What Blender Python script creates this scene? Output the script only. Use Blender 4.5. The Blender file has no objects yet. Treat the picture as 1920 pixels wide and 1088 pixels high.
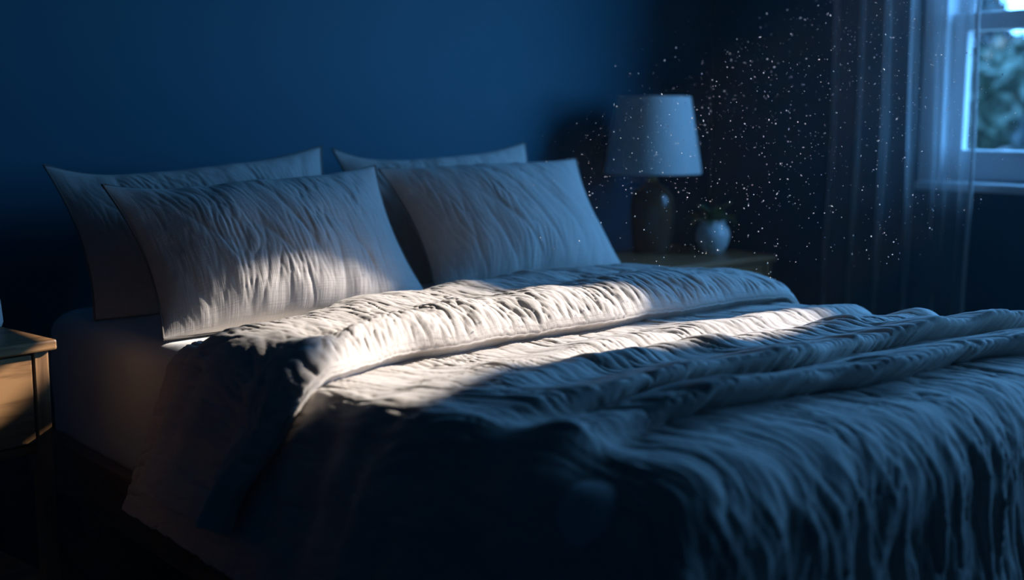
import bpy, bmesh, math, random
import numpy as np
from mathutils import Vector, Matrix

random.seed(7)
RNG = np.random.default_rng(11)
PI = math.pi
scene = bpy.context.scene
C = scene.collection

# ------------------------------------------------------------------ helpers
def tag(o, label=None, cat=None, group=None, kind=None):
    if label: o['label'] = label
    if cat: o['category'] = cat
    if group: o['group'] = group
    if kind: o['kind'] = kind
    return o

def thing(name, label, cat, loc=(0, 0, 0), rz=0.0, group=None):
    o = bpy.data.objects.new(name, None)
    C.objects.link(o)
    o.empty_display_size = 0.1
    o.location = loc
    o.rotation_euler = (0, 0, rz)
    return tag(o, label, cat, group)

def link(name, me, mat, parent=None, smooth=True):
    o = bpy.data.objects.new(name, me)
    C.objects.link(o)
    if mat: me.materials.append(mat)
    if parent: o.parent = parent
    if smooth and len(me.polygons):
        me.polygons.foreach_set('use_smooth', np.ones(len(me.polygons), dtype=bool))
    me.update()
    return o

def grid_mesh(name, P, uv=None, close_u=False):
    """P: (nu, nv, 3) -> mesh"""
    nu, nv = P.shape[:2]
    me = bpy.data.meshes.new(name)
    idx = np.arange(nu * nv).reshape(nu, nv)
    if close_u:
        idx = np.vstack([idx, idx[:1]])
    a = idx[:-1, :-1].ravel(); b = idx[1:, :-1].ravel(); c = idx[1:, 1:].ravel(); d = idx[:-1, 1:].ravel()
    F = np.stack([a, b, c, d], 1).astype(np.int32)
    nf = len(F)
    me.vertices.add(nu * nv)
    me.vertices.foreach_set('co', P.reshape(-1, 3).astype(np.float32).ravel())
    me.loops.add(nf * 4)
    me.loops.foreach_set('vertex_index', F.ravel())
    me.polygons.add(nf)
    me.polygons.foreach_set('loop_start', np.arange(0, nf * 4, 4, dtype=np.int32))
    me.polygons.foreach_set('loop_total', np.full(nf, 4, dtype=np.int32))
    me.update(calc_edges=True)
    if uv is not None:
        l = me.uv_layers.new(name='UVMap')
        l.data.foreach_set('uv', uv.reshape(-1, 2)[F.ravel()].astype(np.float32).ravel())
    return me

def bm_box(bm, lo, hi, bev=0.0, seg=2):
    m = Matrix.Translation([(a + b) / 2 for a, b in zip(lo, hi)]) @ Matrix.Diagonal([b - a for a, b in zip(lo, hi)] + [1])
    r = bmesh.ops.create_cube(bm, size=1, matrix=m)
    if bev:
        es = list({e for v in r['verts'] for e in v.link_edges})
        bmesh.ops.bevel(bm, geom=es, offset=bev, segments=seg, affect='EDGES', profile=0.5)

def bm_done(name, bm, mat, parent=None, smooth=False):
    me = bpy.data.meshes.new(name)
    bmesh.ops.recalc_face_normals(bm, faces=bm.faces)
    bm.to_mesh(me); bm.free()
    return link(name, me, mat, parent, smooth)

def box(name, lo, hi, mat, parent=None, bev=0.0, seg=2):
    bm = bmesh.new()
    bm_box(bm, lo, hi, bev, seg)
    return bm_done(name, bm, mat, parent)

def lathe(name, prof, mat, parent=None, n=64, center=(0, 0)):
    th = np.linspace(0, 2 * PI, n, endpoint=False)
    pr = np.array(prof)
    P = np.zeros((n, len(pr), 3))
    P[..., 0] = center[0] + np.cos(th)[:, None] * pr[None, :, 0]
    P[..., 1] = center[1] + np.sin(th)[:, None] * pr[None, :, 0]
    P[..., 2] = pr[None, :, 1]
    me = grid_mesh(name, P, close_u=True)
    return link(name, me, mat, parent)

def tube(name, pts, r, mat, parent=None, n=8, closed=False):
    pts = np.array(pts, float)
    t = np.gradient(pts, axis=0) if not closed else (np.roll(pts, -1, 0) - np.roll(pts, 1, 0))
    t /= np.linalg.norm(t, axis=1, keepdims=True) + 1e-12
    up = np.array([0.13, 0.31, 0.94]); 
    a = np.cross(t, up); a /= np.linalg.norm(a, axis=1, keepdims=True) + 1e-12
    b = np.cross(t, a)
    th = np.linspace(0, 2 * PI, n, endpoint=False)
    P = pts[None] + r * (np.cos(th)[:, None, None] * a[None] + np.sin(th)[:, None, None] * b[None])
    if closed:
        P = np.concatenate([P, P[:, :1]], 1)
    me = grid_mesh(name, P, close_u=True)
    return link(name, me, mat, parent)

# ------------------------------------------------------------------ noise
def _hash(ix, iy, seed):
    h = (ix.astype(np.int64) * 374761393 + iy.astype(np.int64) * 668265263 + seed * 1442695041) & 0xFFFFFFFF
    h = ((h ^ (h >> 13)) * 1274126177) & 0xFFFFFFFF
    h = ((h ^ (h >> 16)) * 2246822519) & 0xFFFFFFFF
    return ((h ^ (h >> 15)) & 0xFFFFFF) / float(0xFFFFFF)

def vn(x, y, seed=0):
    """gradient noise about -1..1"""
    x0 = np.floor(x); y0 = np.floor(y)
    fx = x - x0; fy = y - y0
    ux = fx * fx * fx * (fx * (fx * 6 - 15) + 10); uy = fy * fy * fy * (fy * (fy * 6 - 15) + 10)
    def g(ix, iy, dx, dy):
        a = _hash(ix, iy, seed) * 2 * PI
        return np.cos(a) * dx + np.sin(a) * dy
    n00 = g(x0, y0, fx, fy); n10 = g(x0 + 1, y0, fx - 1, fy)
    n01 = g(x0, y0 + 1, fx, fy - 1); n11 = g(x0 + 1, y0 + 1, fx - 1, fy - 1)
    return 1.5 * ((n00 * (1 - ux) + n10 * ux) * (1 - uy) + (n01 * (1 - ux) + n11 * ux) * uy)

def sstep(a, b, x):
    t = np.clip((x - a) / (b - a), 0, 1)
    return t * t * (3 - 2 * t)

def linen(u, v, seed, k=1.0):
    """crinkled linen relief, creases run along v (metres in, metres out)"""
    wu = u + 0.012 * vn(u / 0.11, v / 0.13, seed + 1) + 0.02 * vn(u / 0.3, v / 0.25, seed + 9)
    m = 0.35 + 0.65 * sstep(-0.35, 0.5, vn(u / 0.10, v / 0.16, seed + 2))
    n1 = vn(wu / 0.024, v / 0.14, seed + 3)
    n2 = vn(wu / 0.013, v / 0.07, seed + 4)
    n3 = vn(wu / 0.055, v / 0.22, seed + 5)
    n4 = vn(wu / 0.007, v / 0.035, seed + 6)
    crease = -(np.clip(1 - np.abs(n1) * 2.6, 0, 1) ** 2)
    crease2 = -(np.clip(1 - np.abs(n2) * 2.4, 0, 1) ** 2)
    return k * (m * (0.0034 * crease + 0.0017 * crease2 + 0.0012 * n1) + 0.0034 * n3 + 0.00045 * n4)

# ------------------------------------------------------------------ materials
def mat(name, col, rough=0.6, spec=0.5, **kw):
    m = bpy.data.materials.new(name)
    m.use_nodes = True
    b = m.node_tree.nodes['Principled BSDF']
    b.inputs['Base Color'].default_value = (*col, 1)
    b.inputs['Roughness'].default_value = rough
    b.inputs['Specular IOR Level'].default_value = spec
    for k, v in kw.items():
        b.inputs[k].default_value = v
    return m

def nodes(m):
    nt = m.node_tree
    return nt, nt.nodes, nt.links, nt.nodes['Principled BSDF']

def fabric(name, col, var=0.15, weave=900.0, strength=0.4, sheen=0.15):
    m = mat(name, col, 0.92, 0.15)
    nt, N, L, b = nodes(m)
    b.inputs['Sheen Weight'].default_value = sheen
    b.inputs['Sheen Roughness'].default_value = 0.5
    uv = N.new('ShaderNodeUVMap')
    # slub yarns: long thin streaks of slightly different tone
    mp = N.new('ShaderNodeMapping'); mp.inputs['Scale'].default_value = (420, 14, 1)
    nz = N.new('ShaderNodeTexNoise'); nz.inputs['Scale'].default_value = 1.0; nz.inputs['Detail'].default_value = 3
    L.new(uv.outputs['UV'], mp.inputs['Vector']); L.new(mp.outputs['Vector'], nz.inputs['Vector'])
    mp2 = N.new('ShaderNodeMapping'); mp2.inputs['Scale'].default_value = (14, 420, 1)
    nz2 = N.new('ShaderNodeTexNoise'); nz2.inputs['Scale'].default_value = 1.0; nz2.inputs['Detail'].default_value = 3
    L.new(uv.outputs['UV'], mp2.inputs['Vector']); L.new(mp2.outputs['Vector'], nz2.inputs['Vector'])
    add = N.new('ShaderNodeMath'); add.operation = 'ADD'
    L.new(nz.outputs['Fac'], add.inputs[0]); L.new(nz2.outputs['Fac'], add.inputs[1])
    rmp = N.new('ShaderNodeMapRange')
    rmp.inputs['From Min'].default_value = 0.6; rmp.inputs['From Max'].default_value = 1.4
    rmp.inputs['To Min'].default_value = 1 - var; rmp.inputs['To Max'].default_value = 1 + var
    L.new(add.outputs[0], rmp.inputs['Value'])
    mx = N.new('ShaderNodeVectorMath'); mx.operation = 'SCALE'
    mx.inputs[0].default_value = col
    L.new(rmp.outputs['Result'], mx.inputs['Scale'])
    L.new(mx.outputs['Vector'], b.inputs['Base Color'])
    bp = N.new('ShaderNodeBump'); bp.inputs['Strength'].default_value = strength; bp.inputs['Distance'].default_value = 0.0012
    L.new(add.outputs[0], bp.inputs['Height']); L.new(bp.outputs['Normal'], b.inputs['Normal'])
    return m

def wood(name, c1, c2, axis='X', rough=0.45):
    m = mat(name, c1, rough, 0.4)
    nt, N, L, b = nodes(m)
    tc = N.new('ShaderNodeTexCoord')
    mp = N.new('ShaderNodeMapping')
    s = {'X': (2.2, 26, 26), 'Y': (26, 2.2, 26), 'Z': (26, 26, 2.2)}[axis]
    mp.inputs['Scale'].default_value = s
    L.new(tc.outputs['Object'], mp.inputs['Vector'])
    nz = N.new('ShaderNodeTexNoise'); nz.inputs['Scale'].default_value = 1.0
    nz.inputs['Detail'].default_value = 6; nz.inputs['Roughness'].default_value = 0.62; nz.inputs['Distortion'].default_value = 0.9
    L.new(mp.outputs['Vector'], nz.inputs['Vector'])
    wv = N.new('ShaderNodeTexNoise'); wv.inputs['Scale'].default_value = 4.0; wv.inputs['Detail'].default_value = 4
    L.new(mp.outputs['Vector'], wv.inputs['Vector'])
    cr = N.new('ShaderNodeValToRGB')
    cr.color_ramp.elements[0].position = 0.38; cr.color_ramp.elements[0].color = (*c2, 1)
    cr.color_ramp.elements[1].position = 0.52; cr.color_ramp.elements[1].color = (*c1, 1)
    mix = N.new('ShaderNodeMath'); mix.operation = 'MULTIPLY_ADD'
    mix.inputs[1].default_value = 0.22
    L.new(wv.outputs['Fac'], mix.inputs[0])
    sub = N.new('ShaderNodeMath'); sub.operation = 'SUBTRACT'; sub.inputs[1].default_value = 0.11
    L.new(nz.outputs['Fac'], sub.inputs[0]); L.new(sub.outputs[0], mix.inputs[2])
    L.new(mix.outputs[0], cr.inputs['Fac']); L.new(cr.outputs['Color'], b.inputs['Base Color'])
    bp = N.new('ShaderNodeBump'); bp.inputs['Strength'].default_value = 0.15; bp.inputs['Distance'].default_value = 0.002
    L.new(mix.outputs[0], bp.inputs['Height']); L.new(bp.outputs['Normal'], b.inputs['Normal'])
    return m

def paint(name, col, rough=0.6, scale=260.0, strength=0.12):
    m = mat(name, col, rough, 0.3)
    nt, N, L, b = nodes(m)
    tc = N.new('ShaderNodeTexCoord')
    nz = N.new('ShaderNodeTexNoise'); nz.inputs['Scale'].default_value = scale; nz.inputs['Detail'].default_value = 3
    L.new(tc.outputs['Object'], nz.inputs['Vector'])
    bp = N.new('ShaderNodeBump'); bp.inputs['Strength'].default_value = strength; bp.inputs['Distance'].default_value = 0.002
    L.new(nz.outputs['Fac'], bp.inputs['Height']); L.new(bp.outputs['Normal'], b.inputs['Normal'])
    return m

M_linen = fabric('grey_beige_linen', (0.55, 0.50, 0.455))
M_pillow = fabric('grey_linen_pillowcase', (0.51, 0.465, 0.43))
M_seam = fabric('dark_seam_thread', (0.16, 0.145, 0.13))
M_sheet = fabric('white_cotton_sheet', (0.74, 0.72, 0.69), var=0.03, strength=0.08)
M_wall = paint('deep_blue_paint', (0.004, 0.090, 0.140))
M_ceil = paint('ceiling_paint', (0.03, 0.10, 0.14))
M_floor = wood('dark_floorboards', (0.06, 0.04, 0.028), (0.025, 0.016, 0.011), 'Y')
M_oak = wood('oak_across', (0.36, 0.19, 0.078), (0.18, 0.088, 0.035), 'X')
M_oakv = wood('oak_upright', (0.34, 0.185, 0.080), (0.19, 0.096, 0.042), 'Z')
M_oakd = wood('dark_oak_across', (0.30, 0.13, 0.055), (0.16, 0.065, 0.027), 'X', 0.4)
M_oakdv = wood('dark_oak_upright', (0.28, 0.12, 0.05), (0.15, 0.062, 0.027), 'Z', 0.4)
M_rail = wood('brown_oak_rail', (0.20, 0.115, 0.06), (0.11, 0.06, 0.03), 'Y')
M_black = mat('dark_gap', (0.01, 0.008, 0.006), 0.9)
M_white = mat('white_window_paint', (0.58, 0.60, 0.62), 0.4)
M_pot = mat('white_glazed_ceramic', (0.75, 0.75, 0.73), 0.28)
M_lampbase = mat('brown_glazed_ceramic', (0.085, 0.038, 0.02), 0.25)
M_brass = mat('dull_brass', (0.45, 0.31, 0.14), 0.35, Metallic=1.0)
M_soil = mat('potting_soil', (0.03, 0.02, 0.014), 0.95)
M_leaf = mat('succulent_green', (0.05, 0.11, 0.03), 0.45)
M_tree = mat('tree_leaf_green', (0.010, 0.020, 0.021), 0.6)
M_tree2 = mat('pale_leaf_green', (0.026, 0.040, 0.022), 0.6)
M_bark = mat('grey_bark', (0.06, 0.045, 0.035), 0.9)
M_lawn = mat('lawn_green', (0.02, 0.035, 0.012), 0.95)
M_mote = mat('dust_white', (0.78, 0.86, 0.95), 0.8)

M_shade = bpy.data.materials.new('white_linen_shade'); M_shade.use_nodes = True
nt = M_shade.node_tree; N = nt.nodes; L = nt.links
N.remove(N['Principled BSDF'])
d_ = N.new('ShaderNodeBsdfDiffuse'); d_.inputs['Color'].default_value = (0.78, 0.76, 0.73, 1)
t_ = N.new('ShaderNodeBsdfTranslucent'); t_.inputs['Color'].default_value = (0.6, 0.58, 0.55, 1)
x_ = N.new('ShaderNodeMixShader'); x_.inputs[0].default_value = 0.25
L.new(d_.outputs[0], x_.inputs[1]); L.new(t_.outputs[0], x_.inputs[2]); L.new(x_.outputs[0], N['Material Output'].inputs['Surface'])

def sheer_mat():
    m = bpy.data.materials.new('sheer_voile'); m.use_nodes = True
    nt = m.node_tree; N = nt.nodes; L = nt.links
    N.remove(N['Principled BSDF'])
    d = N.new('ShaderNodeBsdfDiffuse'); d.inputs['Color'].default_value = (0.62, 0.62, 0.62, 1)
    t = N.new('ShaderNodeBsdfTranslucent'); t.inputs['Color'].default_value = (0.38, 0.38, 0.39, 1)
    a = N.new('ShaderNodeMixShader'); a.inputs[0].default_value = 0.5
    tr = N.new('ShaderNodeBsdfTransparent')
    f = N.new('ShaderNodeMixShader')
    # seen edge-on, the weave closes up
    lw = N.new('ShaderNodeLayerWeight'); lw.inputs['Blend'].default_value = 0.35
    mr = N.new('ShaderNodeMapRange'); mr.inputs['To Min'].default_value = 0.24; mr.inputs['To Max'].default_value = 0.9
    L.new(lw.outputs['Facing'], mr.inputs['Value']); L.new(mr.outputs[0], f.inputs[0])
    L.new(d.outputs[0], a.inputs[1]); L.new(t.outputs[0], a.inputs[2])
    L.new(tr.outputs[0], f.inputs[1]); L.new(a.outputs[0], f.inputs[2])
    L.new(f.outputs[0], N['Material Output'].inputs['Surface'])
    return m
M_sheer = sheer_mat()

def glass_mat():
    m = bpy.data.materials.new('window_glass'); m.use_nodes = True
    nt = m.node_tree; N = nt.nodes; L = nt.links
    N.remove(N['Principled BSDF'])
    tr = N.new('ShaderNodeBsdfTransparent'); g = N.new('ShaderNodeBsdfGlossy'); g.inputs['Roughness'].default_value = 0.02
    lw = N.new('ShaderNodeLayerWeight'); lw.inputs['Blend'].default_value = 0.5
    pw = N.new('ShaderNodeMath'); pw.operation = 'POWER'; pw.inputs[1].default_value = 5.0
    fr = N.new('ShaderNodeMath'); fr.operation = 'MULTIPLY_ADD'; fr.inputs[1].default_value = 0.5; fr.inputs[2].default_value = 0.02
    L.new(lw.outputs['Facing'], pw.inputs[0]); L.new(pw.outputs[0], fr.inputs[0])
    x = N.new('ShaderNodeMixShader')
    L.new(fr.outputs[0], x.inputs[0]); L.new(tr.outputs[0], x.inputs[1]); L.new(g.outputs[0], x.inputs[2])
    L.new(x.outputs[0], N['Material Output'].inputs['Surface'])
    return m
M_glass = glass_mat()

# ------------------------------------------------------------------ camera
CAM_H = 1.03
FPX = 2222.0
YAW = math.radians(40.38); PITCH = math.radians(8.296)
cam_d = bpy.data.cameras.new('camera')
cam = bpy.data.objects.new('camera', cam_d)
C.objects.link(cam)
cam.location = (0, 0, CAM_H)
cam.rotation_euler = (PI / 2 - PITCH, 0, -YAW)
cam_d.sensor_width = 36.0
cam_d.lens = FPX / 1920 * 36.0
cam_d.clip_start = 0.05
cam_d.dof.use_dof = True
cam_d.dof.focus_distance = 2.40
cam_d.dof.aperture_fstop = 1.6
scene.camera = cam

# ------------------------------------------------------------------ room
XW, YW = 3.74, 3.16           # inner faces of the right and back walls
XL, YF, ZC = -2.6, -2.6, 2.6
T = 0.14
WINS = [(0.62, 2.16), (-0.30, 0.42)]     # right wall openings; the second is added to light the bed foot
WZ0, WZ1 = 0.80, 2.25

def struct(o): return tag(o, kind='structure')
struct(box('floor', (XL - T, YF - T, -0.1), (XW + T, YW + T, 0), M_floor))
struct(box('ceiling', (XL - T, YF - T, ZC), (XW + T, YW + T, ZC + 0.1), M_ceil))
struct(box('wall_back', (XL - T, YW, 0), (XW + T, YW + T, ZC), M_wall))
struct(box('wall_left', (XL - T, YF, 0), (XL, YW, ZC), M_wall))
struct(box('wall_front', (XL - T, YF - T, 0), (XW + T, YF, ZC), M_wall))
bm = bmesh.new()
bm_box(bm, (XW, YF, 0), (XW + T, YW, WZ0))
bm_box(bm, (XW, YF, WZ1), (XW + T, YW, ZC))
yprev = YF
for y0, y1 in sorted(WINS):
    bm_box(bm, (XW, yprev, WZ0), (XW + T, y0, WZ1)); yprev = y1
bm_box(bm, (XW, yprev, WZ0), (XW + T, YW, WZ1))
struct(bm_done('wall_right', bm, M_wall))
struct(box('baseboard_back', (XL, YW - 0.015, 0), (XW, YW, 0.1), M_wall))
struct(box('baseboard_right', (XW - 0.015, YF, 0), (XW, YW - 0.015, 0.1), M_wall))

# windows: casing, sill, two sashes with their panes
ZM0, ZM1 = 1.315, 1.375
def window(name, label, WY0, WY1):
    win = bpy.data.objects.new(name, None); C.objects.link(win); win.location = (XW, (WY0 + WY1) / 2, WZ0)
    struct(win); tag(win, label, 'window')
    inv = Matrix.Translation(win.location).inverted()
    bm = bmesh.new()
    for lo, hi in [((XW - 0.016, WY1, WZ0 - 0.005), (XW + 0.002, WY1 + 0.06, WZ1 + 0.06)),
                   ((XW - 0.016, WY0 - 0.06, WZ0 - 0.005), (XW + 0.002, WY0, WZ1 + 0.06)),
                   ((XW - 0.016, WY0, WZ1), (XW + 0.002, WY1, WZ1 + 0.06))]:
        bm_box(bm, lo, hi, 0.003)
    bm_box(bm, (XW - 0.01, WY1 - 0.02, WZ0), (XW + T, WY1, WZ1))
    bm_box(bm, (XW - 0.01, WY0, WZ0), (XW + T, WY0 + 0.02, WZ1))
    bm_box(bm, (XW - 0.01, WY0, WZ1 - 0.02), (XW + T, WY1, WZ1))
    o = bm_done('frame', bm, M_white); o.parent = win; o.matrix_parent_inverse = inv
    o = box('sill', (XW - 0.055, WY0 - 0.045, 0.785), (XW + T, WY1 + 0.045, 0.815), M_white, None, 0.006)
    o.parent = win; o.matrix_parent_inverse = inv
    def sash(nm, x, z0, z1, bot, top):
        bm = bmesh.new()
        y0, y1 = WY0 + 0.02, WY1 - 0.02
        st = 0.05
        bm_box(bm, (x, y0, z0), (x + 0.035, y0 + st, z1), 0.004)
        bm_box(bm, (x, y1 - st, z0), (x + 0.035, y1, z1), 0.004)
        bm_box(bm, (x, y0 + st, z0), (x + 0.035, y1 - st, z0 + bot), 0.004)
        bm_box(bm, (x, y0 + st, z1 - top), (x + 0.035, y1 - st, z1), 0.004)
        sh = bm_done(nm, bm, M_white); sh.parent = win; sh.matrix_parent_inverse = inv
        g = box('pane', (x + 0.015, y0 + st - 0.004, z0 + bot - 0.004), (x + 0.019, y1 - st + 0.004, z1 - top + 0.004), M_glass)
        g.parent = sh
    sash('lower_sash', XW + 0.035, 0.816, ZM1, 0.105, ZM1 - ZM0)
    sash('upper_sash', XW + 0.075, ZM0, WZ1 - 0.02, ZM1 - ZM0, 0.05)
window('window_1', 'white sash window behind the sheer curtain', *WINS[0])
window('added_window_2', 'white sash window added out of view to light the bed foot', *WINS[1])

# ------------------------------------------------------------------ sheer curtain
def curtain():
    n, k = 420, 120
    s = np.linspace(0, 1, n)[:, None]; z = np.linspace(0.015, 2.36, k)[None, :]
    s, z = np.broadcast_arrays(s, z)
    low = 1 - z / 2.36
    y = 1.985 + 0.56 * s + 0.02 * low * (s - 0.4) + 0.004 * np.sin(z * 5)
    ph = 0.25 + 4.1 * np.clip((s - 0.26) / 0.74, 0, 1) ** 0.95 + 0.06 * np.sin(z * 2.1 + s * 5)
    wave = np.sin(2 * PI * ph) 
    amp = 0.004 + 0.034 * sstep(0.24, 0.42, s)
    x = 3.635 + amp * wave * (0.8 + 0.35 * low) + 0.008 * vn(s * 18, z * 1.4, 31)
    y = y + 0.35 * amp * np.sin(4 * PI * ph + 0.6)
    P = np.stack([x, y, z], -1)
    o = link('curtain', grid_mesh('curtain', P), M_sheer)
    # the rolled side hem, three layers thick
    j = 0
    hem = tube('hem', P[j, ::2], 0.0065, fabric('hem_voile', (0.5, 0.5, 0.5)), o, 6)
    return tag(o, 'long sheer pale curtain hanging over the window side of the bedroom', 'curtain')
curtain()

# ------------------------------------------------------------------ bed
bed = thing('bed', 'low wooden bed frame under the rumpled linen bedding', 'bed', (1.65, 1.9, 0))
def part(o, root):
    o.parent = root; o.matrix_parent_inverse = Matrix.Translation(root.location).inverted()
    return o
BX0, BX1, BY0, BY1 = 0.965, 2.36, 0.955, 2.90
part(box('side_rail', (0.922, BY0 - 0.02, 0.165), (0.957, BY1 + 0.03, 0.292), M_rail, None, 0.004), bed)
part(box('side_rail', (BX1 - 0.005, BY0 - 0.02, 0.165), (BX1 + 0.03, BY1 + 0.03, 0.292), M_rail, None, 0.004), bed)
part(box('foot_rail', (0.957, BY0 - 0.02, 0.165), (BX1 - 0.005, BY0 + 0.015, 0.292), M_rail, None, 0.004), bed)
part(box('head_rail', (0.957, BY1 - 0.005, 0.165), (BX1 - 0.005, BY1 + 0.03, 0.292), M_rail, None, 0.004), bed)
part(box('slat_base', (0.957, BY0 + 0.015, 0.235), (BX1 - 0.005, BY1 - 0.005, 0.262), M_rail), bed)
for x in (1.02, BX1 - 0.09):
    for y in (BY0 + 0.05, BY1 - 0.1):
        part(box('leg', (x, y, 0), (x + 0.05, y + 0.05, 0.235), M_rail, None, 0.004), bed)

# mattress with a fitted sheet
def mattress():
    x0, x1, y0, y1, z0, z1, r = BX0, BX1 - 0.01, BY0 + 0.02, BY1 - 0.01, 0.263, 0.572, 0.055
    # section of a rounded slab: perimeter (x,y) swept over a profile of inset/height
    npf = 160
    per = []
    rc = 0.07
    def arc(cx, cy, a0, a1, n):
        return [(cx + rc * math.cos(a), cy + rc * math.sin(a)) for a in np.linspace(a0, a1, n)]
    pts = arc(x1 - rc, y1 - rc, 0, PI / 2, 12) + arc(x0 + rc, y1 - rc, PI / 2, PI, 12) + arc(x0 + rc, y0 + rc, PI, 1.5 * PI, 12) + arc(x1 - rc, y0 + rc, 1.5 * PI, 2 * PI, 12)
    pts = np.array(pts + [pts[0]])
    L_ = np.r_[0, np.cumsum(np.linalg.norm(np.diff(pts, axis=0), axis=1))]
    s = np.linspace(0, L_[-1], 900, endpoint=False)
    per = np.stack([np.interp(s, L_, pts[:, 0]), np.interp(s, L_, pts[:, 1])], 1)
    c = np.array([(x0 + x1) / 2, (y0 + y1) / 2])
    prof = [(0.02, z0), (0.006, z0 + 0.012)]
    prof += [(0.0 - 0.004 * math.sin(PI * q), z0 + 0.02 + q * (z1 - r - z0 - 0.02)) for q in np.linspace(0, 1, 26)]
    prof += [(r * (1 - math.cos(a)), z1 - r + r * math.sin(a)) for a in np.linspace(0.06, PI / 2, 14)]
    prof += [(r + q, z1 + 0.004 * min(1, q / 0.2)) for q in np.linspace(0.02, 0.62, 30)]
    prof = np.array(prof)
    d = c[None] - per
    P = np.zeros((len(s), len(prof), 3))
    hx, hy = (x1 - x0) / 2, (y1 - y0) / 2
    for k, (ins, z) in enumerate(prof):
        sc = np.array([(hx - ins) / hx, max(0.0, (hy - ins) / hy)])
        q = c + (per - c) * sc
        P[:, k, 0] = q[:, 0]; P[:, k, 1] = q[:, 1]; P[:, k, 2] = z
    # pull wrinkles low on the sides
    S, K = np.meshgrid(s, prof[:, 1], indexing='ij')
    lowm = (1 - sstep(z0 + 0.05, z1 - 0.03, K))
    wr = 0.006 * vn(S / 0.09 + K * 6, K / 0.16, 71) * lowm + 0.003 * vn(S / 0.2 - K * 4, K / 0.3, 72) * (0.4 + lowm)
    nrm = per - c; nrm = nrm / np.abs(nrm).max(1, keepdims=True)
    nx = np.where(np.abs(per[:, 0] - c[0]) > hx - 0.01, np.sign(nrm[:, 0]), 0)
    ny = np.where(np.abs(per[:, 1] - c[1]) > hy - 0.01, np.sign(nrm[:, 1]), 0)
    P[..., 0] += wr * nx[:, None]; P[..., 1] += wr * ny[:, None]
    uv = np.stack([S, K + np.arange(len(prof))[None] * 0.01], -1)
    me = grid_mesh('mattress', P, uv, close_u=True)
    return tag(link('mattress', me, M_sheet), 'thick mattress in a white fitted sheet on the bed frame', 'mattress')
mattress()

# ------------------------------------------------------------------ cloth that lies on the bed and hangs over its sides
def bend(t, r, th):
    """arc length past the edge -> (outward, down, angle)"""
    a = np.minimum(t / r, th)
    out = r * np.sin(a); dn = r * (1 - np.cos(a))
    s = np.maximum(t - r * th, 0)
    return out + s * np.cos(th), dn + s * np.sin(th), a

def drape(U, V, H, z0, x0, x1, y0, r, thl, thf, thr, ripple=None, rf=None):
    """flat cloth coordinates (U across, V along) + height H over the cloth -> points"""
    du = np.where(U < x0, x0 - U, np.where(U > x1, U - x1, 0.0))
    su = np.where(U < x0, -1.0, 1.0)
    dv = np.maximum(y0 - V, 0.0)
    d = np.hypot(du, dv)
    phi = np.arctan2(dv, du)                       # 0: over the side, pi/2: over the foot
    w = sstep(0, PI / 2, phi)
    ths = np.where(U < x0, thl, thr)
    th = ths * (1 - w) + thf * w
    out, dn, a = bend(d, r * (1 - w) + (rf or r) * w, th)
    if ripple is not None: out = out + ripple(U, V, d, phi)
    cu = np.where(d > 1e-9, np.cos(phi), 0); cv = np.where(d > 1e-9, np.sin(phi), 0)
    out = out + H * np.sin(a)
    X = np.clip(U, x0, x1) + su * cu * out
    Y = np.maximum(V, y0) - cv * out
    Z = z0 - dn + H * np.cos(a)
    return np.stack([X, Y, Z], -1)

CX0, CX1, CY0 = 1.026, 2.30, 0.985

def ridge_line(xs, ys):
    return lambda u: np.interp(u, xs, ys)
RIDGES = [   # crest line, height, width to the head, width to the foot, lean
    (ridge_line([0.6, 1.0, 1.23, 1.5, 1.85, 2.35], [1.40, 1.45, 1.535, 1.575, 1.585, 1.53]), 0.020, 0.060, 0.035, 0.3),
    (ridge_line([0.6, 1.0, 1.2, 1.4, 1.68, 2.35], [1.34, 1.36, 1.43, 1.465, 1.42, 1.36]), 0.030, 0.055, 0.040, 0.4),
    (ridge_line([0.6, 1.0, 1.12, 1.33, 1.66, 2.05, 2.4], [1.22, 1.262, 1.27, 1.282, 1.258, 1.24, 1.15]), 0.050, 0.085, 0.024, 1.5),
    (ridge_line([0.6, 1.0, 1.1, 1.34, 1.49, 1.67, 2.0, 2.4], [1.08, 1.115, 1.135, 1.156, 1.13, 1.105, 1.09, 1.02]), 0.046, 0.075, 0.020, 1.6),
]

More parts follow.
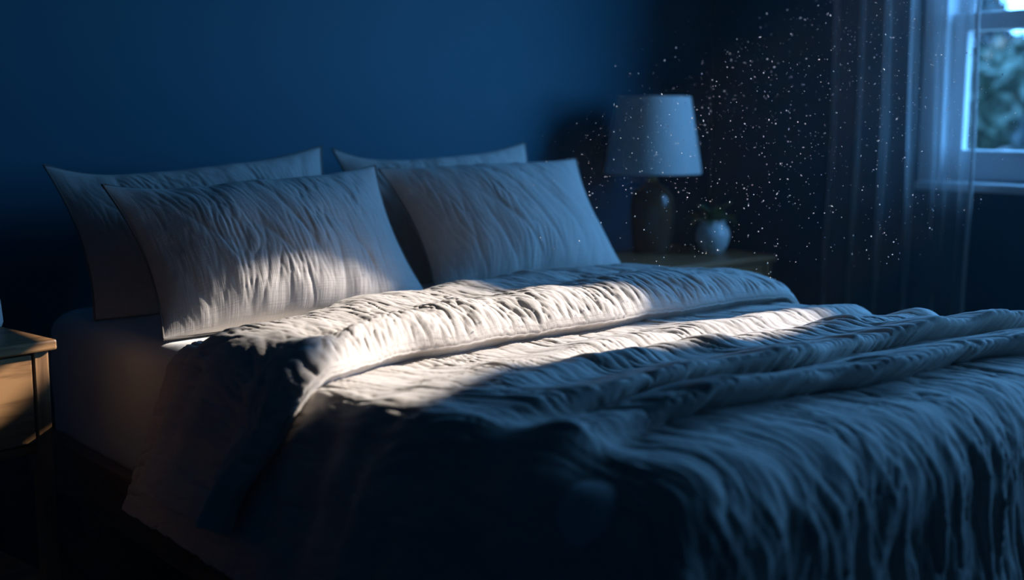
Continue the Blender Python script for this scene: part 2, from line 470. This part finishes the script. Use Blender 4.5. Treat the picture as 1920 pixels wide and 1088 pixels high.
def duvet():
    root = thing('duvet', 'rumpled grey beige linen duvet with its top turned back below the pillows', 'duvet', (1.66, 1.5, 0.3))
    u = np.linspace(0.66, 2.66, 520); v = np.linspace(2.16, 0.46, 455)
    U, V = np.meshgrid(u, v, indexing='ij')
    H = np.zeros_like(U); dY = np.zeros_like(U)
    side = sstep(1.06, 0.80, U)                     # how far down the near side
    near = sstep(1.30, 0.96, U)
    for i, (f, h, wa, wb, lean) in enumerate(RIDGES):
        yc = f(U) + (0.028 * (1 - near) if i > 1 else 0) + 0.012 * vn(U / 0.17, U * 0 + i * 3.1, 40 + i)
        t = V - yc
        hh = h * (1 + 0.30 * vn(U / 0.14, U * 0 + i * 7.7, 50 + i)) * (1 + 0.5 * side)
        hh = hh * (1 - 0.45 * near * (1 - side)); wA = wa; wB = wb + 0.035 * near
        p = np.where(t > 0, np.exp(-(t / wA) ** 2), np.exp(-(np.abs(t) / wB) ** 2.2))
        H += hh * p
        dY -= lean * hh * p * (1 - near)
    # pleats between ridges deepen on the near side
    H += side * 0.010 * np.sin(2 * PI * (V / 0.145)) * sstep(1.75, 1.5, V)
    foot = sstep(CY0 - 0.03, CY0 - 0.20, V)
    top = 1 - foot
    wr = linen(U + 0.22 * (V - 1.3) * top, V, 3, 1.3)
    H += wr * (1 + 0.35 * foot) * (1 + 0.7 * sstep(0.012, 0.04, H))
    H += 0.006 * vn(U / 0.25, V / 0.3, 12) * (1 - foot)
    # gathered strands on the foot drop
    uu = U + 0.015 * vn(U / 0.2, V / 0.1, 21)
    g1 = np.clip(1 - np.abs(vn(uu / 0.062, V / 0.42, 22)) * 2.4, 0, 1) ** 2
    g2 = np.clip(1 - np.abs(vn(uu / 0.034, V / 0.22, 23)) * 2.4, 0, 1) ** 2
    H += foot * (0.011 * g1 + 0.005 * g2 + 0.008 * vn(uu / 0.13, V / 0.6, 24))
    def ripple(U, V, d, phi):
        both = np.sin(2 * phi) ** 2
        return sstep(0.05, 0.35, d) * (0.030 * both * np.cos(9 * phi) + 0.02 * both)
    rnd = 0.10 * sstep(1.28, 0.95, V)                # the near foot corner is well rounded
    P = drape(U, V + dY, H, 0.585, CX0 + rnd, CX1, CY0, 0.075 + rnd, math.radians(69), math.radians(84), math.radians(80), ripple, 0.115)
    uv = np.stack([U, V], -1)
    body = link('cover', grid_mesh('cover', P, uv), M_linen)
    part(body, root)
    so = body.modifiers.new('thickness', 'SOLIDIFY'); so.thickness = 0.006; so.offset = -1

    # turned-back top: a padded roll, its profile given as (along the bed, height)
    prof = np.array([(2.300, 0.004), (2.285, 0.022), (2.255, 0.040), (2.205, 0.054), (2.15, 0.060), (2.08, 0.057), (2.02, 0.054), (1.975, 0.057),
                     (1.93, 0.068), (1.885, 0.077), (1.84, 0.080), (1.80, 0.077), (1.765, 0.068), (1.740, 0.056), (1.726, 0.042), (1.721, 0.030), (1.725, 0.020)])
    l = np.r_[0, np.cumsum(np.linalg.norm(np.diff(prof, axis=0), axis=1))]
    s = np.linspace(0, l[-1], 170)
    # smooth the polyline
    py = np.interp(s, l, prof[:, 0]); ph = np.interp(s, l, prof[:, 1])
    ker = np.ones(9) / 9
    for _ in range(2):
        py[4:-4] = np.convolve(py, ker, 'valid'); ph[4:-4] = np.convolve(ph, ker, 'valid')
    u = np.linspace(0.715, 2.48, 520)
    U, S = np.meshgrid(u, s, indexing='ij')
    Vv = np.broadcast_to(py, U.shape).copy(); Hh = np.broadcast_to(ph, U.shape).copy()
    side = sstep(1.16, 0.86, U); rside = sstep(2.16, 2.44, U)
    front = sstep(0.45, 1.0, S / l[-1])
    # the edge swings towards the foot as it goes over the near side; the head edge comes forward with it
    Vv -= front * (0.085 * sstep(1.25, 0.96, U) * (1 - 0.9 * sstep(0.98, 0.74, U)))
    Vv -= (1 - front) * (0.17 * sstep(1.5, 1.05, U) - 0.0 * rside)
    Vv -= 0.055 * (1 - front) * sstep(1.95, 1.5, U)
    Vv += 0.012 * vn(U / 0.2, S / 0.3, 61)
    Hh *= (1 - 0.35 * side) * (1 - 0.45 * rside) * (1 + 0.14 * vn(U / 0.16, S / 0.2, 62))
    thick = sstep(0, 0.05, S) * (0.3 + 0.7 * sstep(0, 0.05, l[-1] - S))
    wr = linen(U, S, 77, 1.4) + 0.004 * vn(U / 0.055, S / 0.16, 64) * sstep(0.25, 0.42, S) * (0.5 + 0.5 * side)
    fine = np.clip(1 - np.abs(vn(U / 0.019 + 0.5 * vn(U / 0.1, S / 0.1, 69), S / 0.085, 70)) * 2.0, 0, 1) ** 2
    wr = wr - 0.0042 * fine * sstep(0.22, 0.36, S) * (0.4 + 0.6 * sstep(-0.2, 0.4, vn(U / 0.07, S / 0.1, 73)))
    # tucks where the padding meets the seam
    tk = np.clip(1 - np.abs(vn(U / 0.030, S / 0.3, 65)) * 2.2, 0, 1) ** 2
    wr = wr - 0.006 * tk * sstep(l[-1] - 0.13, l[-1] - 0.03, S)
    Hh = np.maximum(Hh + wr * thick, 0.003)
    Hh += side * 0.011 * vn(U / 0.3, S / 0.085, 66)
    th_l = math.radians(66)
    F = drape(U, Vv, Hh, 0.592, CX0, CX1, -9, 0.085, th_l, th_l, math.radians(80))
    fo = link('turned_back_fold', grid_mesh('turned_back_fold', F, np.stack([U, S], -1)), M_linen)
    part(fo, root)
    so = fo.modifiers.new('thickness', 'SOLIDIFY'); so.thickness = 0.005; so.offset = -1
    # corded seam and the facing that bellies out under it
    seam = F[:, -1]
    part(tube('piping', seam[3:-3:2] + np.array([0, -0.003, 0]), 0.0040, M_linen, None, 7), root)
    k = np.linspace(0, 1, 16)
    Uf, Kf = np.meshgrid(u, k, indexing='ij')
    Vf = Vv[:, -1:] + 0.012 + 0.012 * Kf - 0.006 * np.sin(PI * Kf) * (0.7 + 0.8 * vn(Uf / 0.12, Kf * 0, 68))
    Hf = np.maximum(Hh[:, -1:] * (1 - Kf) - 0.004 * Kf, -0.004)
    G = drape(Uf, Vf, Hf, 0.592, CX0, CX1, -9, 0.085, th_l, th_l, math.radians(80))
    part(link('facing', grid_mesh('facing', G, np.stack([Uf, Kf * 0.05], -1)), M_linen), root)
    return root
duvet()

# ------------------------------------------------------------------ pillows
def pillow(bl, br, tl, tr, thick, seed, label, sag=0.0, hang=0.0):
    n, m = 260, 190
    a = np.linspace(-1, 1, n); b = np.linspace(-1, 1, m)
    A, B = np.meshgrid(a, b, indexing='ij')
    bl, br, tl, tr = (np.array(q, float) for q in (bl, br, tl, tr))
    root = None
    s = (A + 1) / 2; t = (B + 1) / 2
    e1 = (br - bl + tr - tl) / 2; e2 = (tl - bl + tr - br) / 2
    W = np.linalg.norm(e1); Hh = np.linalg.norm(e2)
    nr = np.cross(e1, e2); nr /= np.linalg.norm(nr)
    e1 /= W; e2 /= Hh
    flat = (bl[None, None] * ((1 - s) * (1 - t))[..., None] + br[None, None] * (s * (1 - t))[..., None]
            + tl[None, None] * ((1 - s) * t)[..., None] + tr[None, None] * (s * t)[..., None])
    # edges bow inwards between the corners
    inx = -0.030 * (1 - B ** 2) * A * np.abs(A) ** 2
    iny = -0.016 * (1 - A ** 2) * np.clip(B, 0, 1) ** 3 - sag * (1 - A ** 4) * np.clip(B, 0, 1) ** 2 * (1 - 0.5 * A)
    flat = flat + inx[..., None] * e1 + iny[..., None] * e2
    ea = np.clip(1 - np.abs(A) ** 2.0, 0, 1) ** 1.6; eb = np.clip(1 - np.abs(B) ** 2.3, 0, 1)
    th = thick * (ea * eb) ** 0.52 * (1 - 0.22 * B)          # filling settles low
    u = A * W / 2; v = B * Hh / 2
    edge = sstep(0, 0.35, np.minimum(1 - np.abs(A), 1 - np.abs(B)))
    wr = linen(u + 0.10 * v, v, seed, 0.85) * (0.35 + 0.65 * edge)
    near = 1 - sstep(0.0, 0.45, 1 - np.abs(B))
    neara = 1 - sstep(0.0, 0.35, 1 - np.abs(A))
    wr += 0.012 * vn(u / 0.050, v / 0.20, seed + 20) * near * (1 - np.abs(B) ** 8)      # pulls at the long edges
    wr += 0.010 * vn(u / 0.20, v / 0.050, seed + 21) * neara * (1 - np.abs(A) ** 8)
    wr += 0.007 * vn(u / 0.16, v / 0.22, seed + 22)
    g = np.clip(1 - np.abs(vn((u + 0.25 * v) / 0.10, v / 0.4, seed + 23)) * 3.0, 0, 1) ** 2
    wr -= 0.0035 * g * edge
    front = flat + (th + wr * (ea * eb) ** 0.25)[..., None] * nr
    back = flat - (0.62 * th)[..., None] * nr
    front[..., 2] = np.maximum(front[..., 2], 0.5775); back[..., 2] = np.maximum(back[..., 2], 0.5775)
    # one closed skin: front sheet, then back sheet, welded along the hem
    P = np.concatenate([front, back[::-1]], 0)
    uv = np.concatenate([np.stack([u, v], -1), np.stack([u, v], -1)[::-1]], 0)
    me = grid_mesh('pillow', P, uv, close_u=True)
    bm = bmesh.new(); bm.from_mesh(me); bmesh.ops.remove_doubles(bm, verts=bm.verts, dist=2e-4); bmesh.ops.recalc_face_normals(bm, faces=bm.faces); bm.to_mesh(me); bm.free()
    o = link('pillow', me, M_pillow)
    tag(o, label, 'pillow', 'linen pillows at the head of the bed')
    # stitched seam set in from the hem
    i = 3
    ring = np.concatenate([flat[:, 0], flat[-1, 1:], flat[-2::-1, -1], flat[0, -2:0:-1]], 0)
    return o, ring

def add_seam(o, ring, mt):
    t = tube('seam', ring[::3], 0.0028, mt, o, 6, closed=True)

PILLOWS = [
    ((1.000, 2.275, 0.580), (1.690, 2.285, 0.585), (0.985, 2.525, 0.888), (1.712, 2.555, 0.908), 0.114, 101, 'front pillow with the sunlit patch, nearer to the oak nightstand', 0.02),
    ((1.735, 2.325, 0.585), (2.410, 2.320, 0.585), (1.745, 2.590, 0.898), (2.425, 2.560, 0.908), 0.120, 131, 'front pillow wholly in blue shade, in front on the lamp side', 0.00),
    ((0.985, 2.605, 0.578), (1.680, 2.600, 0.580), (0.965, 2.825, 0.922), (1.715, 2.820, 0.952), 0.09, 161, 'back pillow leaning on the wall behind the sunlit pillow', 0.03),
    ((1.745, 2.610, 0.580), (2.420, 2.605, 0.580), (1.750, 2.825, 0.946), (2.425, 2.790, 0.952), 0.09, 191, 'back pillow mostly hidden behind the shaded front pillow by the lamp', 0.03),
]
for bl, br, tl, tr, th, sd, lab, sg in PILLOWS:
    o, ring = pillow(bl, br, tl, tr, th, sd, lab, sg)
    add_seam(o, ring, M_seam)

# ------------------------------------------------------------------ nightstands
def nightstand(root, w, d, h, ma, mv):
    """local frame: right front top corner at the origin of x,y; body runs to -x and +y"""
    def p(name, lo, hi, m, bev=0.003, par=None):
        return box(name, lo, hi, m, par or root, bev)
    p('top', (-w, 0.0, h - 0.020), (0, d, h), ma, 0.004)
    lx0, lx1 = -w + 0.012, -0.012
    lg = 0.030
    for x in (lx0, lx1 - lg):
        for y in (0.012, d - 0.012 - lg):
            p('leg', (x, y, 0), (x + lg, y + lg, h - 0.020), mv, 0.003)
    y0 = 0.014
    dr = p('drawer', (lx0 + lg + 0.003, y0, h - 0.195), (lx1 - lg - 0.003, y0 + 0.02, h - 0.026), ma, 0.002)
    p('front_rail', (lx0 + lg, y0 + 0.002, h - 0.216), (lx1 - lg, y0 + 0.026, h - 0.199), ma, 0.002)
    p('side_panel', (lx1 - lg + 0.006, 0.012 + lg, h - 0.216), (lx1 - 0.006, d - 0.012 - lg, h - 0.02), mv, 0.001)
    p('side_panel', (lx0 + 0.006, 0.012 + lg, h - 0.216), (lx0 + lg - 0.006, d - 0.012 - lg, h - 0.02), mv, 0.001)
    p('back_panel', (lx0 + lg, d - 0.03, h - 0.216), (lx1 - lg, d - 0.02, h - 0.02), ma, 0.001)
    p('drawer_bottom', (lx0 + lg, y0 + 0.026, h - 0.214), (lx1 - lg, d - 0.03, h - 0.204), ma, 0.001)
    p('shelf', (lx0 + 0.006, 0.02, 0.125), (lx1 - 0.006, d - 0.02, 0.143), ma, 0.002)

NZ = 0.55
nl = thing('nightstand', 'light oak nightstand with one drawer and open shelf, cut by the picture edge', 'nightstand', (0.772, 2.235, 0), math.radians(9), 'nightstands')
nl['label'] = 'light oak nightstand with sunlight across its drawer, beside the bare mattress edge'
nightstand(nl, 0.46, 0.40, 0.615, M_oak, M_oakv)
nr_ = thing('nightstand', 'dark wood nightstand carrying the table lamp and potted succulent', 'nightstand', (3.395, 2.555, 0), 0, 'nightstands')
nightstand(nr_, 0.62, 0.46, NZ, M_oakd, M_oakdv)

# ------------------------------------------------------------------ lamp
lamp = thing('table_lamp', 'table lamp with white tapered shade and brown glazed bottle base', 'lamp', (3.125, 2.90, NZ))
lathe('lamp_base', [(0, 0.0), (0.064, 0.0), (0.068, 0.006), (0.070, 0.03), (0.0765, 0.10), (0.0785, 0.16), (0.077, 0.19), (0.070, 0.212), (0.056, 0.228), (0.036, 0.240), (0.024, 0.247), (0.021, 0.254), (0.0, 0.256)], M_lampbase, lamp)
lathe('neck', [(0, 0.254), (0.019, 0.254), (0.019, 0.268), (0.012, 0.270), (0.012, 0.300), (0.016, 0.302), (0.016, 0.335), (0, 0.337)], M_brass, lamp, 32)
lathe('bulb', [(0, 0.337), (0.013, 0.338), (0.014, 0.36), (0.028, 0.39), (0.030, 0.41), (0.022, 0.432), (0, 0.440)], M_pot, lamp, 24)
zb, zt = 0.283, 0.552
lathe('lamp_shade', [(0.170, zb), (0.1715, zb), (0.1715, zb + 0.004), (0.129, zt - 0.004), (0.129, zt), (0.1275, zt), (0.1275, zt - 0.004), (0.170, zb + 0.004), (0.170, zb)], M_shade, lamp, 96)
bm = bmesh.new()
for k in range(3):
    a = k * 2 * PI / 3
    c, s_ = math.cos(a), math.sin(a)
    r = bmesh.ops.create_cone(bm, segments=8, radius1=0.0018, radius2=0.0018, depth=0.125, cap_ends=True)
    bmesh.ops.transform(bm, verts=r['verts'], matrix=Matrix.Rotation(a, 4, 'Z') @ Matrix.Translation((0.0665, 0, zt - 0.02)) @ Matrix.Rotation(PI / 2, 4, 'Y'))
r = bmesh.ops.create_cone(bm, segments=10, radius1=0.003, radius2=0.003, depth=0.10, cap_ends=True)
bmesh.ops.transform(bm, verts=r['verts'], matrix=Matrix.Translation((0, 0, zt - 0.065)))
bm_done('shade_carrier', bm, M_brass, lamp)

# ------------------------------------------------------------------ potted succulent
plant = thing('potted_succulent', 'small green succulent in a round white pot beside the lamp', 'plant', (3.275, 2.745, NZ))
lathe('pot', [(0, 0.0), (0.034, 0.0), (0.038, 0.004), (0.052, 0.030), (0.060, 0.055), (0.0605, 0.070), (0.055, 0.088), (0.046, 0.098), (0.0425, 0.104), (0.0435, 0.112), (0.0445, 0.115), (0.0415, 0.115), (0.040, 0.104), (0.0, 0.102)], M_pot, plant, 48)
lathe('soil', [(0, 0.107), (0.030, 0.108), (0.0405, 0.106)], M_soil, plant, 24)
def rosette():
    V, F = [], []
    rr = random.Random(5)
    specs = [(rr.uniform(0, 0.4) + k * 2 * PI / 9, rr.uniform(0.42, 0.75), rr.uniform(0.085, 0.105)) for k in range(9)]
    specs += [(0.3 + k * 2 * PI / 7, rr.uniform(0.85, 1.2), rr.uniform(0.075, 0.095)) for k in range(7)]
    specs += [(0.1 + k * 2 * PI / 4, rr.uniform(1.25, 1.45), rr.uniform(0.06, 0.08)) for k in range(4)]
    for az, el, ln in specs:
        n, m = 12, 8
        base = len(V)
        for i in range(n):
            q = i / (n - 1)
            wd = 0.0145 * math.sin(PI * min(1, 0.18 + 0.82 * q) ** 0.9) + 0.0006
            tk = 0.0042 * (1 - q) ** 0.5 + 0.0006
            e = el - 0.55 * q * q * (1.3 - el * 0.6)
            r_ = ln * q * math.cos(e) + 0.006; zz = ln * q * math.sin(e) + 0.108
            for j in range(m):
                a = 2 * PI * j / m
                lx = wd * math.cos(a); lz = tk * math.sin(a) + 0.006 * (math.cos(a) ** 2) * q
                x = (r_ - lz * math.sin(e)); y = lx; z = zz + lz * math.cos(e)
                V.append((x * math.cos(az) - y * math.sin(az), x * math.sin(az) + y * math.cos(az), z))
        for i in range(n - 1):
            for j in range(m):
                F.append((base + i * m + j, base + i * m + (j + 1) % m, base + (i + 1) * m + (j + 1) % m, base + (i + 1) * m + j))
    me = bpy.data.meshes.new('leaves'); me.from_pydata(V, [], F); me.update()
    return link('leaves', me, M_leaf, plant)
rosette()

# cup on the near nightstand, only its side in frame
cupo = thing('cup', 'pale ceramic cup standing on the light oak nightstand top', 'cup', (0.703, 2.445, 0.615))
lathe('body', [(0, 0.004), (0.026, 0.0), (0.033, 0.003), (0.036, 0.012), (0.0345, 0.034), (0.033, 0.055), (0.0325, 0.057), (0.031, 0.055), (0.032, 0.034), (0.033, 0.014), (0, 0.010)], M_pot, cupo, 40)
a = np.linspace(-PI / 2, PI / 2, 24)
tube('handle', np.stack([-0.033 - 0.022 * np.cos(a), 0 * a, 0.031 + 0.017 * np.sin(a)], 1), 0.0042, M_pot, cupo, 8)

# ------------------------------------------------------------------ garden
SUN = np.array([-0.85, 0.20, -0.43]); SUN /= np.linalg.norm(SUN)
tag(box('lawn_ground', (XW + T + 0.02, -8, -0.5), (24, 16, -0.4), M_lawn), kind='structure')

def leaf_cloud(name, pts, size, m, parent, rs):
    """many small bent leaf blades, one mesh"""
    n = len(pts)
    d1 = rs.normal(size=(n, 3)); d1 /= np.linalg.norm(d1, axis=1, keepdims=True)
    d2 = np.cross(d1, rs.normal(size=(n, 3))); d2 /= np.linalg.norm(d2, axis=1, keepdims=True)
    d3 = np.cross(d1, d2)
    sz = size * rs.uniform(0.7, 1.25, (n, 1))
    V = np.stack([pts - d1 * sz, pts + d2 * sz * 0.45 + d3 * sz * 0.12, pts + d1 * sz, pts - d2 * sz * 0.45 + d3 * sz * 0.12], 1).reshape(-1, 3)
    me = bpy.data.meshes.new(name)
    me.vertices.add(len(V)); me.vertices.foreach_set('co', V.astype(np.float32).ravel())
    me.loops.add(n * 4); me.loops.foreach_set('vertex_index', np.arange(n * 4, dtype=np.int32))
    me.polygons.add(n); me.polygons.foreach_set('loop_start', np.arange(0, n * 4, 4, dtype=np.int32)); me.polygons.foreach_set('loop_total', np.full(n, 4, dtype=np.int32))
    me.update(calc_edges=True)
    return link(name, me, m, parent, False)

def inside(poly, y, z):
    r = np.zeros(y.shape, bool)
    k = len(poly)
    for i in range(k):
        y1, z1 = poly[i]; y2, z2 = poly[(i + 1) % k]
        c = ((z1 > z) != (z2 > z)) & (y < (y2 - y1) * (z - z1) / (z2 - z1 + 1e-12) + y1)
        r ^= c
    return r
# sun patch outlines cut from the added, unseen leaves (window plane, y and z)
SUN_CUT = [(1.145, 1.36), (1.18, 1.41), (1.20, 1.50), (1.25, 1.56), (1.29, 1.59), (1.33, 1.64), (1.37, 1.70), (1.50, 1.71), (1.62, 1.71), (1.72, 1.70),
       (1.76, 1.73), (1.745, 1.765), (1.722, 1.83), (1.70, 1.90), (1.685, 1.965), (1.675, 2.00), (1.668, 2.03), (1.638, 2.03), (1.60, 1.955), (1.42, 1.955), (1.33, 2.04), (0.70, 2.02), (0.76, 1.98), (0.93, 1.86),
       (0.95, 1.80), (0.90, 1.74), (0.895, 1.65), (0.92, 1.55), (1.0, 1.49), (1.08, 1.42)]
SUN_CUT2 = [(1.38, 1.995), (1.506, 2.032), (1.60, 2.060), (1.69, 2.10), (1.70, 2.18), (1.38, 2.18)]

def sun_mask_tree():  # added out of view to block the sun around the patch
    base = np.array([7.9, 0.4, -0.4])
    t = thing('added_tree', 'unseen foliage added outside the window to shape the sun patch', 'added_tree', tuple(base))
    rs = np.random.default_rng(3)
    n = 230000
    q = np.stack([np.zeros(n) + XW, rs.uniform(-0.65, 2.34, n), rs.uniform(0.72, 2.34, n)], 1)
    k = rs.uniform(3.75, 4.6, n) / -SUN[0]
    p = q - SUN[None] * k[:, None]
    keep = ~(inside(SUN_CUT, q[:, 1], q[:, 2]) | inside(SUN_CUT2, q[:, 1], q[:, 2]))
    leaf_cloud('sun_mask_leaves', p[keep] - base, 0.022, M_tree, t, rs)
    tube('trunk', [(0, 0.3, 0), (0.02, 0.32, 1.2), (0.05, 0.25, 2.4), (0.0, 0.1, 3.6)], 0.08, M_bark, t, 12)
sun_mask_tree()

def shrub(loc, rx, rz, mt, label, seed, n=5200):
    t = thing('shrub', label, 'shrub', (loc[0], loc[1], -0.4), 0, 'shrubs beyond the window')
    rs = np.random.default_rng(seed)
    d = rs.normal(size=(n, 3)); d /= np.linalg.norm(d, axis=1, keepdims=True)
    r = rs.uniform(0.45, 1, (n, 1)) ** 0.5
    p = d * r * np.array([rx, rx, rz]) * (1 + 0.18 * np.sin(d[:, :1] * 5 + seed) * np.cos(d[:, 1:2] * 6)) + np.array([0, 0, loc[2]])
    leaf_cloud('foliage', p, 0.10, mt, t, rs)
    tube('stem', [(0, 0, 0), (0.02, 0, loc[2] * 0.5), (0, 0.02, loc[2])], 0.05, M_bark, t, 10)
SH = [((9.3, 4.00, 1.00), 0.62, 0.90, M_tree, 'dark green shrub filling the right of the bare window pane'),
      ((10.6, 5.25, 1.10), 0.74, 1.02, M_tree2, 'paler green shrub seen through the glass beside the curtain hem'),
      ((12.9, 7.25, 1.30), 0.95, 1.55, M_tree, 'dark shrub veiled by the edge of the sheer curtain')]
for i, (l, rx, rz, mt, lab) in enumerate(SH):
    shrub(l, rx, rz, mt, lab, 60 + i)

# ------------------------------------------------------------------ dust in the sunbeam
def dust():
    rs = np.random.default_rng(9)
    n = 60000
    p = np.stack([rs.uniform(1.75, 2.6, n), rs.uniform(1.25, 2.05, n), rs.uniform(0.72, 1.55, n)], 1)
    q = p + SUN[None] * ((XW - p[:, 0]) / SUN[0])[:, None]
    keep = inside(SUN_CUT, q[:, 1], q[:, 2]) & (q[:, 2] < 2.15)
    p = p[keep][:1700]
    V, F = [], []
    base = np.array([(1, 0, 0), (-1, 0, 0), (0, 1, 0), (0, -1, 0), (0, 0, 1), (0, 0, -1)], float)
    fc = [(0, 2, 4), (2, 1, 4), (1, 3, 4), (3, 0, 4), (2, 0, 5), (1, 2, 5), (3, 1, 5), (0, 3, 5)]
    for k, c in enumerate(p):
        r = 0.00065 + 0.0012 * rs.random() ** 3
        st = np.array([1 + 1.6 * rs.random() ** 2, 1, 1])
        R = np.array(Matrix.Rotation(rs.random() * 6.28, 3, Vector(rs.normal(size=3))))
        v = (base * r * st) @ R.T + c
        o = len(V); V += [tuple(x) for x in v]; F += [tuple(o + i for i in f) for f in fc]
    me = bpy.data.meshes.new('dust'); me.from_pydata(V, [], F); me.update()
    o = link('dust', me, M_mote, None, False)
    tag(o, 'fine dust motes drifting in the sunbeam before the curtain', 'dust', kind='stuff')
dust()

# haze in the room air
HAZE = 0.006
if HAZE:
    m = bpy.data.materials.new('room_haze'); m.use_nodes = True
    nt = m.node_tree; nt.nodes.remove(nt.nodes['Principled BSDF'])
    vs = nt.nodes.new('ShaderNodeVolumeScatter'); vs.inputs['Density'].default_value = HAZE; vs.inputs['Anisotropy'].default_value = 0.0
    nt.links.new(vs.outputs[0], nt.nodes['Material Output'].inputs['Volume'])
    o = box('haze', (XL + 0.01, YF + 0.01, 0.01), (XW - 0.002, YW - 0.01, ZC - 0.01), m)
    tag(o, 'faint haze in the air that shows the sunbeam', 'haze', kind='stuff')

# ------------------------------------------------------------------ light
w = bpy.data.worlds.new('sky'); scene.world = w; w.use_nodes = True
nt = w.node_tree; N = nt.nodes; L = nt.links
bg = N['Background']
SKY = (0.85, 3.0, 6.8)
SKYK = 2.1
bg.inputs['Color'].default_value = (*SKY, 1); bg.inputs['Strength'].default_value = SKYK

sd = bpy.data.lights.new('sun', 'SUN'); so_ = bpy.data.objects.new('sun', sd); C.objects.link(so_)
sd.energy = 12.0; sd.color = (1.0, 0.90, 0.79); sd.angle = math.radians(0.32)
so_.rotation_euler = Vector(SUN).to_track_quat('-Z', 'Y').to_euler()
so_.location = (8, 0, 4)

# daylight portal in the window opening
for WY0, WY1 in WINS:
    pd = bpy.data.lights.new('window_portal', 'AREA'); po = bpy.data.objects.new('window_portal', pd); C.objects.link(po)
    pd.shape = 'RECTANGLE'; pd.size = WY1 - WY0; pd.size_y = WZ1 - WZ0
    pd.cycles.is_portal = True
    po.location = (XW + T + 0.01, (WY0 + WY1) / 2, (WZ0 + WZ1) / 2)
    po.rotation_euler = Matrix(((0, 0, 1), (1, 0, 0), (0, 1, 0))).to_euler()   # faces -x

# ------------------------------------------------------------------ colour management
vs = scene.view_settings
scene.display_settings.display_device = 'sRGB'
vs.view_transform = 'Standard'; vs.look = 'None'; vs.exposure = 0.0; vs.gamma = 1.0
vs.use_curve_mapping = False
cy = scene.cycles
cy.use_denoising = True
cy.max_bounces = 8; cy.diffuse_bounces = 3; cy.transparent_max_bounces = 16
cy.sample_clamp_indirect = 6.0
cy.volume_bounces = 0
